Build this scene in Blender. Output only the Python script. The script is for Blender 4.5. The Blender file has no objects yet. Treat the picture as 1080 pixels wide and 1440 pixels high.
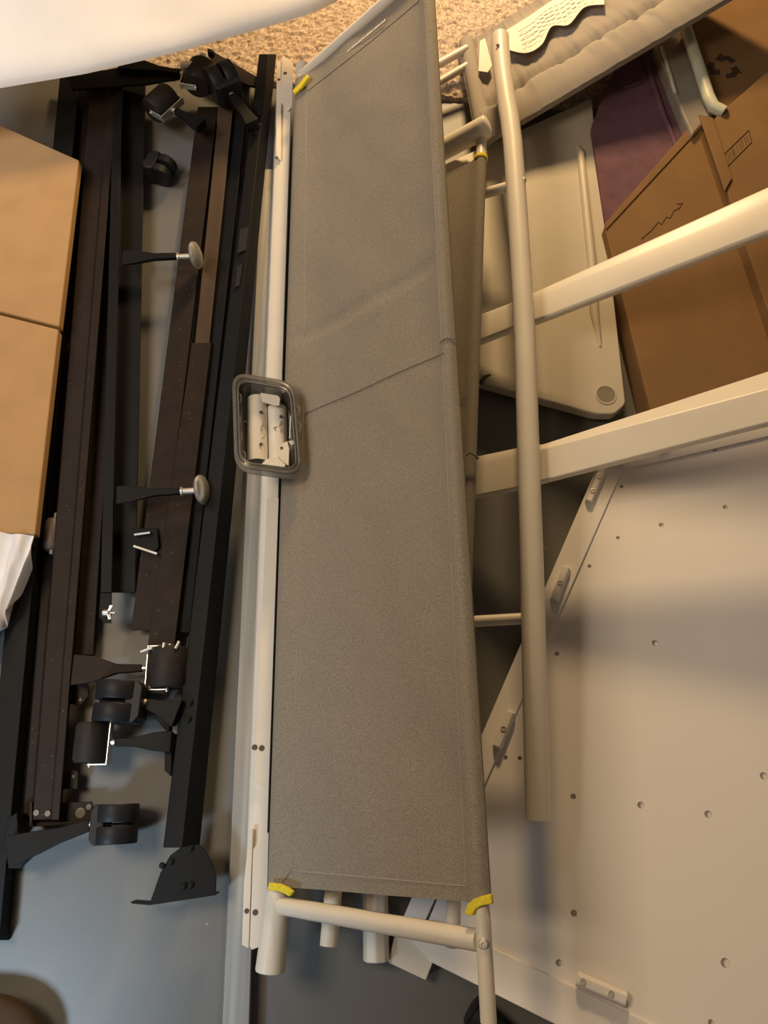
import bpy, bmesh, math, random
import numpy as np
from mathutils import Vector, Matrix, noise, geometry
random.seed(4); np.random.seed(4)
S = bpy.context.scene
COL = S.collection

# ------------------------------------------------------------------ camera
H = 1.4
F = 1082.0
TH = math.radians(20.5)
cd = bpy.data.cameras.new('camera'); cam = bpy.data.objects.new('camera', cd); COL.objects.link(cam)
cam.location = (0, 0, H); cam.rotation_euler = (TH, 0, 0)
cd.sensor_fit = 'VERTICAL'; cd.sensor_height = 36; cd.sensor_width = 27
cd.lens = 36 * F / 1440; cd.clip_start = .02
S.camera = cam

# ------------------------------------------------------------------ world, lights, exposure
w = bpy.data.worlds.new('world'); S.world = w; w.use_nodes = True
w.node_tree.nodes['Background'].inputs[0].default_value = (1, .78, .56, 1)
w.node_tree.nodes['Background'].inputs[1].default_value = .10

def area(name, loc, target, sx, sy, power, col, spread=180):
    l = bpy.data.lights.new(name, 'AREA'); l.shape = 'RECTANGLE'; l.size = sx; l.size_y = sy
    l.energy = power; l.color = col; l.spread = math.radians(spread)
    o = bpy.data.objects.new(name, l); COL.objects.link(o); o.location = loc
    o.rotation_euler = (Vector(target) - Vector(loc)).to_track_quat('-Z', 'Y').to_euler()
    return o
area('window_daylight', (-.86, -.62, .78), (-.68, -.22, 0), .16, .16, 2.5, (.60, .81, 1), 88)
area('side_fill_light', (-1.55, 1.25, 1.5), (-.8, 1.45, 0), .5, .5, 3.6, (.93, .95, 1), 100)  # added fill, brightens the sheet and floor at the upper left
area('floor_lamp_light', (.2, 2.65, 1.0), (.25, 1.3, 0), .25, .25, 38, (1, .67, .32))
area('ceiling_light', (-1.1, .4, 1.8), (.3, .3, 0), .55, .55, 16.5, (1, .80, .57))

vs = S.view_settings
vs.view_transform = 'Standard'; vs.look = 'None'; vs.exposure = 0.0; vs.gamma = 1.0; vs.use_curve_mapping = False

# ------------------------------------------------------------------ pixel ray -> world helpers (camera survey of the photo)
def ray(px, py):
    u = (px - 540) / F; v = (720 - py) / F
    return Vector((u, v * math.cos(TH) + math.sin(TH), v * math.sin(TH) - math.cos(TH)))
C0 = Vector((0, 0, H))
def W(px, py, z):
    r = ray(px, py); return C0 + r * ((z - H) / r.z)
def mpp(px, py, z):
    return ((z - H) / ray(px, py).z) / F          # metres per pixel there
def on_plane(px, py, P, N):
    r = ray(px, py); return C0 + r * ((P - C0).dot(N) / r.dot(N))

# ------------------------------------------------------------------ materials
def mat(name, col, rough=.5, metal=0, var=.08, vscale=8, bump=0, bscale=300, spec=.5, specks=None, stretch=None, alpha=None, col2=None):
    m = bpy.data.materials.new(name); m.use_nodes = True
    nt = m.node_tree; b = nt.nodes['Principled BSDF']
    b.inputs['Roughness'].default_value = rough; b.inputs['Metallic'].default_value = metal
    b.inputs['Specular IOR Level'].default_value = spec
    tc = nt.nodes.new('ShaderNodeTexCoord'); mp = nt.nodes.new('ShaderNodeMapping')
    nt.links.new(tc.outputs['Object'], mp.inputs[0])
    if stretch: mp.inputs['Scale'].default_value = stretch
    n = nt.nodes.new('ShaderNodeTexNoise'); n.inputs['Scale'].default_value = vscale; n.inputs['Detail'].default_value = 5
    nt.links.new(mp.outputs[0], n.inputs['Vector'])
    mx = nt.nodes.new('ShaderNodeMix'); mx.data_type = 'RGBA'
    c2 = col2 if col2 else tuple(min(1, c * (1 + var)) for c in col)
    c1 = tuple(c * (1 - var) for c in col) if not col2 else col
    mx.inputs[6].default_value = (*c1, 1); mx.inputs[7].default_value = (*c2, 1)
    rp = nt.nodes.new('ShaderNodeMapRange'); rp.inputs[1].default_value = .35; rp.inputs[2].default_value = .65
    nt.links.new(n.outputs[0], rp.inputs[0]); nt.links.new(rp.outputs[0], mx.inputs[0])
    out = mx.outputs[2]
    if specks:
        sc, size, scol = specks
        v = nt.nodes.new('ShaderNodeTexVoronoi'); v.inputs['Scale'].default_value = sc
        nt.links.new(tc.outputs['Object'], v.inputs['Vector'])
        lt = nt.nodes.new('ShaderNodeMath'); lt.operation = 'LESS_THAN'; lt.inputs[1].default_value = size
        nt.links.new(v.outputs['Distance'], lt.inputs[0])
        mx2 = nt.nodes.new('ShaderNodeMix'); mx2.data_type = 'RGBA'; mx2.inputs[7].default_value = (*scol, 1)
        nt.links.new(lt.outputs[0], mx2.inputs[0]); nt.links.new(out, mx2.inputs[6]); out = mx2.outputs[2]
    nt.links.new(out, b.inputs['Base Color'])
    if bump:
        n2 = nt.nodes.new('ShaderNodeTexNoise'); n2.inputs['Scale'].default_value = bscale; n2.inputs['Detail'].default_value = 3
        nt.links.new(mp.outputs[0], n2.inputs['Vector'])
        bp = nt.nodes.new('ShaderNodeBump'); bp.inputs['Strength'].default_value = bump; bp.inputs['Distance'].default_value = .002
        nt.links.new(n2.outputs[0], bp.inputs['Height']); nt.links.new(bp.outputs[0], b.inputs['Normal'])
    if alpha is not None:
        b.inputs['Alpha'].default_value = alpha
    return m

M = dict(
    floor=mat('grey_floor', (.145, .141, .132), .5, var=.05, vscale=3, bump=.08, bscale=120, specks=(14, .016, (.6, .6, .6))),
    carpet=mat('carpet_pile', (.30, .235, .19), .95, vscale=160, bump=.5, bscale=500, spec=.1, col2=(.66, .55, .46)),
    brown=mat('brown_steel', (.022, .0135, .010), .58, spec=.18, vscale=30, var=.15, specks=(75, .055, (.30, .25, .21))),
    brown_light=mat('tan_brown_steel', (.075, .048, .032), .5, spec=.25, vscale=40, var=.12, stretch=(1, .15, 1)),  # inner bar: a lighter, tanner brown than the other rails
    black=mat('black_steel', (.0065, .0065, .007), .55, vscale=30, var=.1, spec=.18, specks=(60, .03, (.12, .11, .1))),
    black_plastic=mat('black_plastic', (.013, .013, .016), .5, spec=.28, var=.05),
    wheel=mat('dark_rubber', (.026, .022, .020), .6, spec=.25, var=.15, vscale=60, bump=.1),
    brown_plastic=mat('brown_plastic', (.12, .085, .075), .5),
    chrome=mat('chrome', (.78, .77, .75), .28, metal=.75, var=.03),
    zinc=mat('zinc_steel', (.66, .64, .60), .42, metal=.6, var=.12, vscale=40),
    alu=mat('brushed_aluminium', (.33, .325, .31), .55, metal=.45, var=.22, vscale=60, stretch=(1, .03, 1)),
    cream=mat('cream_powder_coat', (.76, .70, .61), .38, var=.02, vscale=20, bump=.03, bscale=600),
    cream2=mat('cream_plastic', (.55, .495, .405), .5, var=.02, vscale=10, bump=.05, bscale=500),
    fabric=mat('grey_canvas', (.285, .252, .210), .9, vscale=650, var=.28, bump=.5, bscale=1100, spec=.15),
    fabric3=mat('light_grey_fabric', (.34, .305, .275), .9, vscale=600, var=.10, bump=.25, bscale=900, spec=.15),
    thread=mat('pale_thread', (.38, .34, .30), .9),
    seam=mat('seam_shadow_fabric', (.15, .135, .12), .9),
    yellow=mat('yellow_webbing', (.80, .66, .03), .75, var=.12, vscale=200, bump=.3, bscale=500),
    label=mat('white_label', (.82, .77, .70), .8, var=.03),
    ink=mat('black_ink', (.05, .045, .04), .8),
    white_print=mat('white_print', (.80, .78, .74), .7),
    board=mat('white_laminate', (.86, .82, .80), .45, var=.015, vscale=5),
    hole=mat('hole_dark', (.10, .075, .055), .8), recess=mat('recess_olive', (.22, .19, .14), .8), carton_shaded=mat('shaded_cardboard', (.23, .132, .058), .85, var=.06, vscale=10, bump=.08, bscale=400, spec=.2), cushion=mat('brown_cloth', (.06, .038, .024), .9, vscale=200, spec=.1),  # right-hand cartons: same cardboard, with their shade put into the colour
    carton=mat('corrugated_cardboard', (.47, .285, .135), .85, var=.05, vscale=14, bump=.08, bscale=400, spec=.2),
    carton_ink=mat('carton_print', (.05, .026, .012), .85),
    purple=mat('mauve_fabric', (.155, .082, .105), .9, var=.1, vscale=30, bump=.25, bscale=600, spec=.15),
    sheet=mat('white_cotton_sheet', (.88, .86, .86), .9, var=.02, vscale=10, bump=.1, bscale=300, spec=.1),
    clear=mat('smoky_clear_plastic', (.055, .052, .05), .16, alpha=.70, var=.03),
    lid_clear=mat('clear_lid_plastic', (.75, .72, .66), .10, alpha=.10, var=.03),
    rim=mat('frosted_plastic_rim', (.17, .155, .135), .3, alpha=.6, var=.1, vscale=60),
    tub=mat('translucent_storage_plastic', (.46, .41, .35), .3, alpha=.6, var=.05),
    tub_rim=mat('pale_green_plastic_rim', (.56, .58, .47), .4, var=.03),
    bag=mat('crinkled_bag', (.90, .86, .76), .22, var=.08, vscale=60, bump=.6, bscale=80, alpha=.92),
)

# ------------------------------------------------------------------ mesh collector
LOC = {}
class MB:
    def __init__(s): s.bm = bmesh.new()
    def face(s, pts):
        vs_ = [s.bm.verts.new(p) for p in pts]
        try: s.bm.faces.new(vs_)
        except ValueError: pass
        return s
    def loft(s, secs, caps=True, closed=True):
        rows = [[s.bm.verts.new(p) for p in sec] for sec in secs]
        n = len(rows[0])
        for a, b in zip(rows, rows[1:]):
            for i in range(n if closed else n - 1):
                j = (i + 1) % n
                s.bm.faces.new((a[i], a[j], b[j], b[i]))
        if caps:
            s.bm.faces.new(rows[0][::-1]); s.bm.faces.new(rows[-1])
        return s
    def prism(s, pts, vec):
        pts = [Vector(p) for p in pts]; vec = Vector(vec)
        return s.loft([pts, [p + vec for p in pts]])
    def tube(s, pts, r, n=16, caps=True, smooth_ends=False):
        pts = [Vector(p) for p in pts]
        rs = r if isinstance(r, (list, tuple)) else [r] * len(pts)
        secs = []; up = None
        for i, p in enumerate(pts):
            t = ((pts[i] - pts[i - 1]).normalized() if i else Vector()) + ((pts[i + 1] - pts[i]).normalized() if i < len(pts) - 1 else Vector())
            t.normalize()
            if up is None: up = Vector((0, 0, 1)) if abs(t.z) < .9 else Vector((1, 0, 0))
            x = t.cross(up).normalized(); up = x.cross(t).normalized()
            secs.append([p + (x * math.cos(2 * math.pi * k / n) + up * math.sin(2 * math.pi * k / n)) * rs[i] for k in range(n)])
        return s.loft(secs, caps)
    def rtube(s, A, B, r, n=20):      # tube with rounded closed ends
        A, B = Vector(A), Vector(B); d = (B - A).normalized()
        ps, rs = [], []
        for a in (0.05, .3, .6, .85, 1.0):
            ps.append(A + d * r * .35 * (a)); rs.append(r * math.sqrt(max(.03, 1 - (1 - a) ** 2)))
        qs, ts = [], []
        for a in (1.0, .85, .6, .3, .05):
            qs.append(B - d * r * .35 * a); ts.append(r * math.sqrt(max(.03, 1 - (1 - a) ** 2)))
        return s.tube(ps + qs, rs + ts, n)
    def box(s, c, X, Y, Z):
        c, X, Y, Z = Vector(c), Vector(X), Vector(Y), Vector(Z)
        return s.loft([[c - X - Y + Z * k, c + X - Y + Z * k, c + X + Y + Z * k, c - X + Y + Z * k] for k in (-1, 1)])
    def lathe(s, prof, A, axis, n=28):
        A = Vector(A); axis = Vector(axis).normalized()
        up = Vector((0, 0, 1)) if abs(axis.z) < .9 else Vector((1, 0, 0))
        x = axis.cross(up).normalized(); y = x.cross(axis)
        return s.loft([[A + axis * h + (x * math.cos(2 * math.pi * k / n) + y * math.sin(2 * math.pi * k / n)) * max(r, 1e-4) for k in range(n)] for r, h in prof])
    def bar(s, secs, t):
        """folded steel profile: open polyline per station, thickened by t downwards"""
        out = []
        for sec in secs:
            sec = [Vector(p) for p in sec]; off = []
            for i, p in enumerate(sec):
                nrm = Vector()
                for a, b in ((i - 1, i), (i, i + 1)):
                    if a >= 0 and b < len(sec):
                        d = (sec[b] - sec[a]); k = Vector((d.z, 0, -d.x)).normalized(); nrm += k
                nrm.normalize(); off.append(p + nrm * t)
            out.append(sec + off[::-1])
        return s.loft(out)

def thing(name, label, cat, loc=(0, 0, 0), group=None, kind=None):
    o = bpy.data.objects.new(name, None); COL.objects.link(o); o.location = loc; o.empty_display_size = .05
    LOC[o.name] = Vector(loc); tag(o, label, cat, group, kind); return o
def tag(o, label=None, cat=None, group=None, kind=None):
    if label: o['label'] = label
    if cat: o['category'] = cat
    if group: o['group'] = group
    if kind: o['kind'] = kind
    return o
def obj(name, mb, m, parent=None, loc=None, bevel=0, smooth=False, sub=0, local=False, seg=2):
    """mesh given in world coordinates (or local ones with local=True)"""
    bm = mb.bm
    bmesh.ops.recalc_face_normals(bm, faces=bm.faces)
    me = bpy.data.meshes.new(name)
    if not local:
        base = LOC[parent.name] if parent else Vector(loc if loc is not None else (0, 0, 0))
        bmesh.ops.translate(bm, verts=bm.verts, vec=-base)
    if smooth:
        for f in bm.faces: f.smooth = True
    bm.to_mesh(me); bm.free(); me.materials.append(M[m])
    o = bpy.data.objects.new(name, me); COL.objects.link(o)
    if parent: o.parent = parent; LOC[o.name] = LOC[parent.name]
    else:
        o.location = Vector(loc if loc is not None else (0, 0, 0)); LOC[o.name] = o.location.copy()
    if bevel:
        b = o.modifiers.new('bevel', 'BEVEL'); b.width = bevel; b.segments = seg; b.limit_method = 'ANGLE'; b.angle_limit = math.radians(35)
        for p in me.polygons: p.use_smooth = True
        o.modifiers.new('wn', 'WEIGHTED_NORMAL')
    elif smooth:
        es = o.modifiers.new('split', 'EDGE_SPLIT'); es.split_angle = math.radians(42)
    if sub:
        b = o.modifiers.new('sub', 'SUBSURF'); b.levels = sub; b.render_levels = sub
    return o

# ------------------------------------------------------------------ the setting
fl = MB().box((.0, .6, -.01), (2.2, 0, 0), (0, 2.2, 0), (0, 0, .01))
tag(obj('floor', fl, 'floor', loc=(0, .6, 0)), 'smooth grey floor', None, kind='structure')

# carpet: thick pile beyond the grey floor
A = W(0, 92, 0); B = W(1080, 178, 0)
def carpet():
    mb = MB(); nx, ny = 420, 190
    x0, x1 = -1.05, 1.15
    co = np.zeros((ny, nx, 3))
    for j in range(ny):
        for i in range(nx):
            x = x0 + (x1 - x0) * i / (nx - 1); e = A.y + (B.y - A.y) * (x - A.x) / (B.x - A.x)
            y = e + (2.35 - e) * j / (ny - 1)
            n = noise.noise((x * 75, y * 75, 0)); n2 = noise.noise((x * 160, y * 160, 3))
            z = .010 + .006 * n + .004 * n2
            if j == 0: z = 0
            co[j, i] = (x + .004 * noise.noise((x * 120, y * 120, 7)), y + .004 * noise.noise((x * 120, y * 120, 9)), z)
    me = bpy.data.meshes.new('carpet')
    fs = [(j * nx + i, j * nx + i + 1, (j + 1) * nx + i + 1, (j + 1) * nx + i) for j in range(ny - 1) for i in range(nx - 1)]
    me.from_pydata(co.reshape(-1, 3).tolist(), [], fs); me.materials.append(M['carpet'])
    for p in me.polygons: p.use_smooth = True
    o = bpy.data.objects.new('floor_carpet', me); COL.objects.link(o)
    tag(o, 'beige looped pile carpet beyond the grey floor', None, kind='structure')
carpet()

# ------------------------------------------------------------------ steel bed rails
def prof(py, pts): return [W(px, py, z) for px, z in pts]
def rail(name, label, m, secs, t=.004, group='steel bed rails on the grey floor', part='angle'):
    """secs: [(py, [(px,z)...]), ...]"""
    S_ = [prof(py, pts) for py, pts in secs]
    c = sum((p for s in S_ for p in s), Vector()) / sum(len(s) for s in S_)
    root = thing(name, label, 'bed rail', (c.x, c.y, 0), group)
    obj(part, MB().bar(S_, t), m, root, bevel=.0012)
    return root

r_outer = rail('bed_rail', 'outermost dark steel bed rail, half under the cartons, with a twin-wheel caster', 'black',
    [(108, [(84, .034), (112, .036), (121, .002)]), (1322, [(-37, .034), (-1, .036), (14, .002)])], part='angle_iron')
r_brown = rail('bed_rail', 'wide scuffed brown steel bed rail with a raised ridge, beside the outermost rail', 'brown',
    [(104, [(115, .012), (127, .012), (129, .046), (154, .046), (156, .053), (167, .053), (169, .004)]),
     (1153, [(32, .012), (44, .012), (46, .046), (71, .046), (72, .053), (83, .053), (86, .004)])], part='angle_iron')
r_short = rail('bed_rail', 'short dark steel bed rail tucked under the scuffed brown one, carrying a rubber roller', 'brown',
    [(300, [(150, .026), (171, .026), (174, .002)]), (921, [(104, .026), (131, .026), (134, .002)])], part='angle_iron')
r_glide = rail('bed_rail', 'black steel rail with two round glide feet and a wing nut at its end', 'black',
    [(98, [(160, .062), (173, .062), (174, .032), (205, .032)]), (833, [(141, .062), (157, .062), (158, .032), (190, .032)])], part='angle_iron')
r_loose = rail('bed_rail', 'flat dark brown rail lying loose on the floor right of the loose caster', 'brown',
    [(150, [(278, .03), (306, .03), (308, .002)]), (886, [(184, .03), (219, .03), (221, .002)])], part='flange')
r_tele = thing('bed_rail', 'telescoping brown steel bar with a joint halfway, lying against the black rail', 'bed rail', W(270, 500, 0), 'steel bed rails on the grey floor')
obj('inner_bar', MB().bar([prof(140, [(309, .034), (329, .034), (331, .004)]), prof(484, [(274, .034), (294, .034), (296, .004)])], .004), 'brown_light', r_tele, bevel=.001)
obj('outer_bar', MB().bar([prof(482, [(270, .037), (297, .037), (299, .003)]), prof(912, [(207, .037), (245, .037), (247, .003)])], .004), 'brown', r_tele, bevel=.001)
r_side = rail('bed_rail', 'thin black steel rail squeezed between the telescoping bar and the largest black rail', 'black',
    [(118, [(332, .022), (351, .034), (353, .003)]), (890, [(248, .022), (266, .034), (268, .003)])], part='angle_iron')
r_big = rail('bed_rail', 'largest black steel rail ending in a rounded gusset plate near the bottom', 'black',
    [(76, [(364, .058), (366, .06), (378, .066), (389, .03)]), (1192, [(229, .058), (231, .06), (256, .066), (281, .03)])], part='angle_iron')
# end cap of the largest rail, seams
g = MB().prism([W(x, y, .07) for x, y in ((225, 1228), (239, 1203), (255, 1191), (280, 1187), (291, 1199), (299, 1216), (304, 1235), (303, 1257), (210, 1271))], (0, 0, -.004))
gp = obj('gusset_plate', g, 'black', r_big, bevel=.001)
g = MB().prism([W(x, y, .07) for x, y in ((303, 1256), (210, 1270), (183, 1268), (186, 1271), (211, 1273), (303, 1259))], (0, 0, -.03))
obj('foot_flange', g, 'black', r_big, bevel=.0008)
for x, y in ((258, 1246), (268, 1245), (268, 1193), (240, 1212), (228, 1217)):
    p = W(x, y, .0725); obj('rivet', MB().lathe([(.004, -.003), (.005, 0), (.003, .0015)], p, (0, 0, 1), 14), 'black', r_big, smooth=True)
for x, y in ((266, 988), (264, 1011), (366, 158), (364, 176)):
    p = W(x, y, .066); obj('rivet', MB().lathe([(.0055, -.003), (.0065, .0), (.004, .002)], p, (0, 0, 1), 14), 'black', r_big, smooth=True)
# tape label and slots on the largest rail
obj('sticker', MB().prism([W(x, y, .0665) for x, y in ((338, 322), (350, 319), (346, 352), (334, 356))], (0, 0, .0006)), 'black_plastic', r_big)
obj('slot', MB().prism([W(x, y, .0665) for x, y in ((334, 374), (341, 372), (337, 402), (330, 404))], (0, 0, .0006)), 'black_plastic', r_big)

def lin(a, b, t): return a + (b - a) * t

def frame(basepx, tippx, z):
    Bp = W(*basepx, z); Tp = W(*tippx, z); X = (Tp - Bp); L = X.length; X.normalize()
    Z = Vector((0, 0, 1)); Y = Z.cross(X); return Bp, X, Y, Z, L
def twin_caster(parent, base, tip, z, wpx, lpx, stem_from=None, name='caster', face=None):
    """stem runs base->tip; the twin wheels lie beyond tip; wpx = overall width (px), lpx = length (px)"""
    Bp, X, Y, Z, L = frame(base, tip, z); k = mpp(*tip, z); wdt = wpx * k; ln = lpx * k; r = ln * .5
    T = Bp + X * L
    mb = MB()
    if stem_from is not None:                     # tapered channel leg
        wide = stem_from * k
        secs = []
        for t, ww, hh in ((0, wide, .014), (.35, wide * .72, .012), (.62, .012, .009), (.97, .009, .008)):
            c = Bp + X * L * t; secs.append([c - Y * ww + Z * hh, c + Y * ww + Z * hh, c + Y * ww * .8 - Z * hh, c - Y * ww * .8 - Z * hh])
        mb.loft(secs)
    else:
        mb.tube([Bp, T], .006, 12)
    part = obj(name, mb, 'black', parent, bevel=.0015)
    obj('collar', MB().lathe([(.006, -.006), (.007, -.005), (.007, .003), (.005, .004)], T, X), 'zinc', part, smooth=True)
    if face: X = Vector(face).normalized(); Y = Z.cross(X)
    hood = MB()                                   # moulded hood round the stem end and over the wheels' tops
    pts = [(0.02, .0), (.02, .34), (.12, .49), (.36, .49), (.36, -.49), (.12, -.49), (.02, -.34)]
    hood.prism([T + X * ln * a + Y * wdt * b - Z * r * .62 for a, b in pts], Z * r * 1.25)
    hood.prism([T + X * ln * a + Y * wdt * b - Z * r * .5 for a, b in ((.3, .03), (.92, .03), (.92, -.03), (.3, -.03))], Z * r * 1.0)
    obj('hood', hood, 'black_plastic', part, bevel=.003, seg=3)
    cw = T + X * (ln * .58)
    for s in (-1, 1):
        hw = wdt * .215
        obj('wheel', MB().lathe([(r * .55, -hw), (r * .96, -hw), (r, -hw * .86), (r, hw * .86), (r * .96, hw), (r * .55, hw)], cw + Y * s * wdt * .265, Y), 'black_plastic', part, smooth=True)
    return part
def roller_caster(parent, base, tip, z, wpx, dpx, wide, name='caster', m='black', sleeve=True):
    Bp, X, Y, Z, L = frame(base, tip, z); k = mpp(*tip, z); ww = wpx * k * .5; r = dpx * k * .5
    T = Bp + X * L; wd = wide * k * .5
    mb = MB(); secs = []
    for t, a, hh in ((0, wd, .010), (.3, wd * .85, .011), (.62, .0085, .008), (.98, .0065, .0065)):
        c = Bp + X * L * t; secs.append([c - Y * a + Z * hh, c + Y * a + Z * hh, c + Y * a * .8 - Z * hh, c - Y * a * .8 - Z * hh])
    mb.loft(secs)
    part = obj(name, mb, m, parent, bevel=.002)
    obj('stem', MB().tube([T - X * .004, T + X * .006], .0055, 14), 'chrome', part, smooth=True)
    fk = MB(); t = .0012; fw = .009; g = T + X * .005
    fk.box(g + X * t, X * t, Y * (ww + .004), Z * fw)
    for s in (-1, 1): fk.box(g + X * (r * .6) + Y * s * (ww + .003), X * (r * .6), Y * t, Z * fw * .8)
    fk.lathe([(.003, -ww - .007), (.003, ww + .007)], g + X * (r * 1.15), Y, 10)
    obj('fork', fk, 'chrome', part, bevel=.0006)
    cw = g + X * (r * 1.18)
    obj('wheel', MB().lathe([(r * .3, -ww), (r * .86, -ww), (r, -ww * .82), (r, ww * .82), (r * .86, ww), (r * .3, ww)], cw, Y, 32), 'wheel', part, smooth=True)
    return part

# casters and legs
twin_caster(r_outer, (14, 1198), (131, 1160), .058, 54, 58, 22, face=(1, .04, 0))
ft = MB().prism([W(x, y, .03) for x, y in ((5, 1196), (47, 1188), (47, 1204), (29, 1221), (5, 1222))], (0, 0, -.004)); obj('corner_plate', ft, 'black', r_outer, bevel=.001)
obj('bracket', MB().prism([W(x, y, .046) for x, y in ((10, 1150), (24, 1142), (26, 1172), (12, 1194), (2, 1196))], (0, 0, -.03)), 'black', r_outer, bevel=.002)
# scuffed brown rail's end bracket
eb = MB(); eb.prism([W(x, y, .030) for x, y in ((44, 1131), (129, 1127), (133, 1155), (42, 1160))], (0, 0, -.003))
eb.prism([W(x, y, .036) for x, y in ((40, 1158), (134, 1153), (134, 1157), (41, 1163))], (0, 0, -.012))
eb.prism([W(x, y, .048) for x, y in ((42, 1128), (45, 1128), (45, 1160), (41, 1160))], (0, 0, -.02))
obj('end_bracket', eb, 'brown', r_brown, bevel=.0008)
for x, y, a in ((113, 1143, 7), (125, 1135, 4), (51, 1143, 4), (67, 1144, 4)):
    k = mpp(x, y, .03); obj('bolt_hole', MB().lathe([(a * k, 0), (a * k, .0006)], W(x, y, .0305 if x > 90 else .0475), (0, 0, 1), 16), 'recess', r_brown)
obj('hook_plate', MB().prism([W(x, y, .03) for x, y in ((82, 1085), (106, 1083), (110, 1086), (109, 1109), (82, 1110))], (0, 0, -.003)), 'brown', r_brown, bevel=.001)
obj('hook_plate', MB().prism([W(x, y, .03) for x, y in ((96, 962), (124, 958), (124, 979), (114, 991), (94, 990))], (0, 0, -.003)), 'brown', r_brown, bevel=.001)
for x, y in ((87, 1093), (103, 1092), (113, 984), (98, 980)):
    obj('bolt_hole', MB().lathe([(.0026, 0), (.0026, .0006)], W(x, y, .0302), (0, 0, 1), 12), 'recess', r_brown)
# brown roller on the scuffed rail
k = mpp(74, 752, .03); cw = W(74, 752, .03)
rl = obj('roller', MB().lathe([(.006, -.031), (.012, -.030), (.015, -.026), (.015, .026), (.012, .030), (.006, .031)], cw, (W(76, 730, .03) - W(71, 775, .03)), 24), 'brown_plastic', r_brown, smooth=True)
obj('axle_pin', MB().tube([W(79, 722, .03), W(72, 779, .03)], .004, 10), 'zinc', rl, smooth=True)

roller_caster(r_short, (104, 943), (203, 940), .052, 56, 52, 44, m='brown')
for (x0, y0, x1, y1, zz) in ((198, 917, 214, 911, .07), (229, 915, 231, 904, .08), (247, 912, 252, 902, .08)):
    obj('screw', MB().tube([W(x0, y0, zz), W(x1, y1, zz)], .003, 10), 'zinc', r_short, smooth=True)

# glide feet
for (bx, by, tx, ty) in ((172, 364, 225, 362), (164, 697, 226, 693)):
    z = .07; Bp, X, Y, Z, L = frame((bx, by), (tx, ty), z)
    mb = MB(); secs = []
    for t, a, hh in ((0, .019, .004), (.35, .017, .006), (.85, .0075, .0065), (1.45, .0065, .0065)):
        c = Bp + X * L * t; secs.append([c - Y * a + Z * hh, c + Y * a + Z * hh, c + Y * a * .7 - Z * hh, c - Y * a * .7 - Z * hh])
    mb.loft(secs); lg = obj('leg', mb, 'black', r_glide, bevel=.002)
    e = Bp + X * L * 1.45
    obj('sleeve', MB().lathe([(.0075, 0), (.0085, .001), (.0085, .004), (.006, .005)], e, X), 'chrome', lg, smooth=True)
    obj('threaded_rod', MB().tube([e, e + X * .040], .0055, 14), 'zinc', lg, smooth=True)
    obj('glide_foot', MB().lathe([(.006, 0), (.016, .001), (.026, .004), (.0285, .008), (.027, .012), (.018, .016), (.004, .0175)], e + X * .032, (X + Z * .25), 32), 'chrome', lg, smooth=True)
st = MB().bar([prof(831, [(141, .058), (157, .058)]), prof(868, [(139, .058), (156, .058)]), prof(876, [(147, .058), (156, .058)])], .003)
obj('end_strip', st, 'black', r_glide, bevel=.0008)
wn = MB(); c = W(150, 862, .066); wn.lathe([(.006, -.006), (.006, .004), (.004, .006)], c, (1, 0, .1), 14)
wn.tube([c, c + Vector((.016, 0, 0))], .0028, 10)
for s in (-1, 1): wn.prism([c + Vector((.002, s * .003, .002)), c + Vector((.006, s * .013, .004)), c + Vector((.012, s * .012, .004)), c + Vector((.008, s * .003, .002))], (0, 0, .003))
obj('wing_nut', wn, 'chrome', r_glide, bevel=.001)
# little strap bracket on the loose flat rail
obj('strap_bracket', MB().prism([W(x, y, .034) for x, y in ((188, 744), (222, 743), (224, 770), (219, 777), (186, 768))], (0, 0, .004)), 'black', r_loose, bevel=.001)
obj('rod', MB().tube([W(189, 752, .045), W(211, 749, .045)], .0025, 10), 'zinc', r_loose, smooth=True)
obj('rod', MB().tube([W(188, 768, .044), W(221, 779, .044)], .0025, 10), 'zinc', r_loose, smooth=True)

twin_caster(r_big, (252, 1004), (205, 989), .062, 58, 66, 20, face=(-1, .03, 0))
obj('bracket', MB().prism([W(x, y, .05) for x, y in ((214, 1000), (240, 1010), (238, 1034), (222, 1014))], (0, 0, -.02)), 'black', r_big, bevel=.002)
roller_caster(r_big, (243, 1043), (160, 1044), .058, 54, 46, 30)
obj('hanger_plate', MB().prism([W(x, y, .05) for x, y in ((232, 1038), (243, 1030), (240, 1092), (231, 1083))], (0, 0, -.03)), 'black', r_big, bevel=.001)
twin_caster(r_big, (356, 178), (326, 134), .085, 40, 50, 10)
# top: roller on the loose flat rail and the one on the outer rail
roller_caster(r_loose, (284, 178), (246, 156), .07, 40, 38, 22)
roller_caster(r_glide, (170, 92), (256, 104), .075, 40, 40, 26, m='black')
obj('foot_cap', MB().lathe([(.006, 0), (.018, .003), (.021, .010), (.016, .018), (.004, .02)], W(285, 90, .085), (W(300, 80, .09) - W(285, 90, .085)), 24), 'zinc', r_glide, smooth=True)
obj('sleeve', MB().tube([W(254, 93, .095), W(286, 91, .095)], .009, 14), 'chrome', r_glide, smooth=True)
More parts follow.
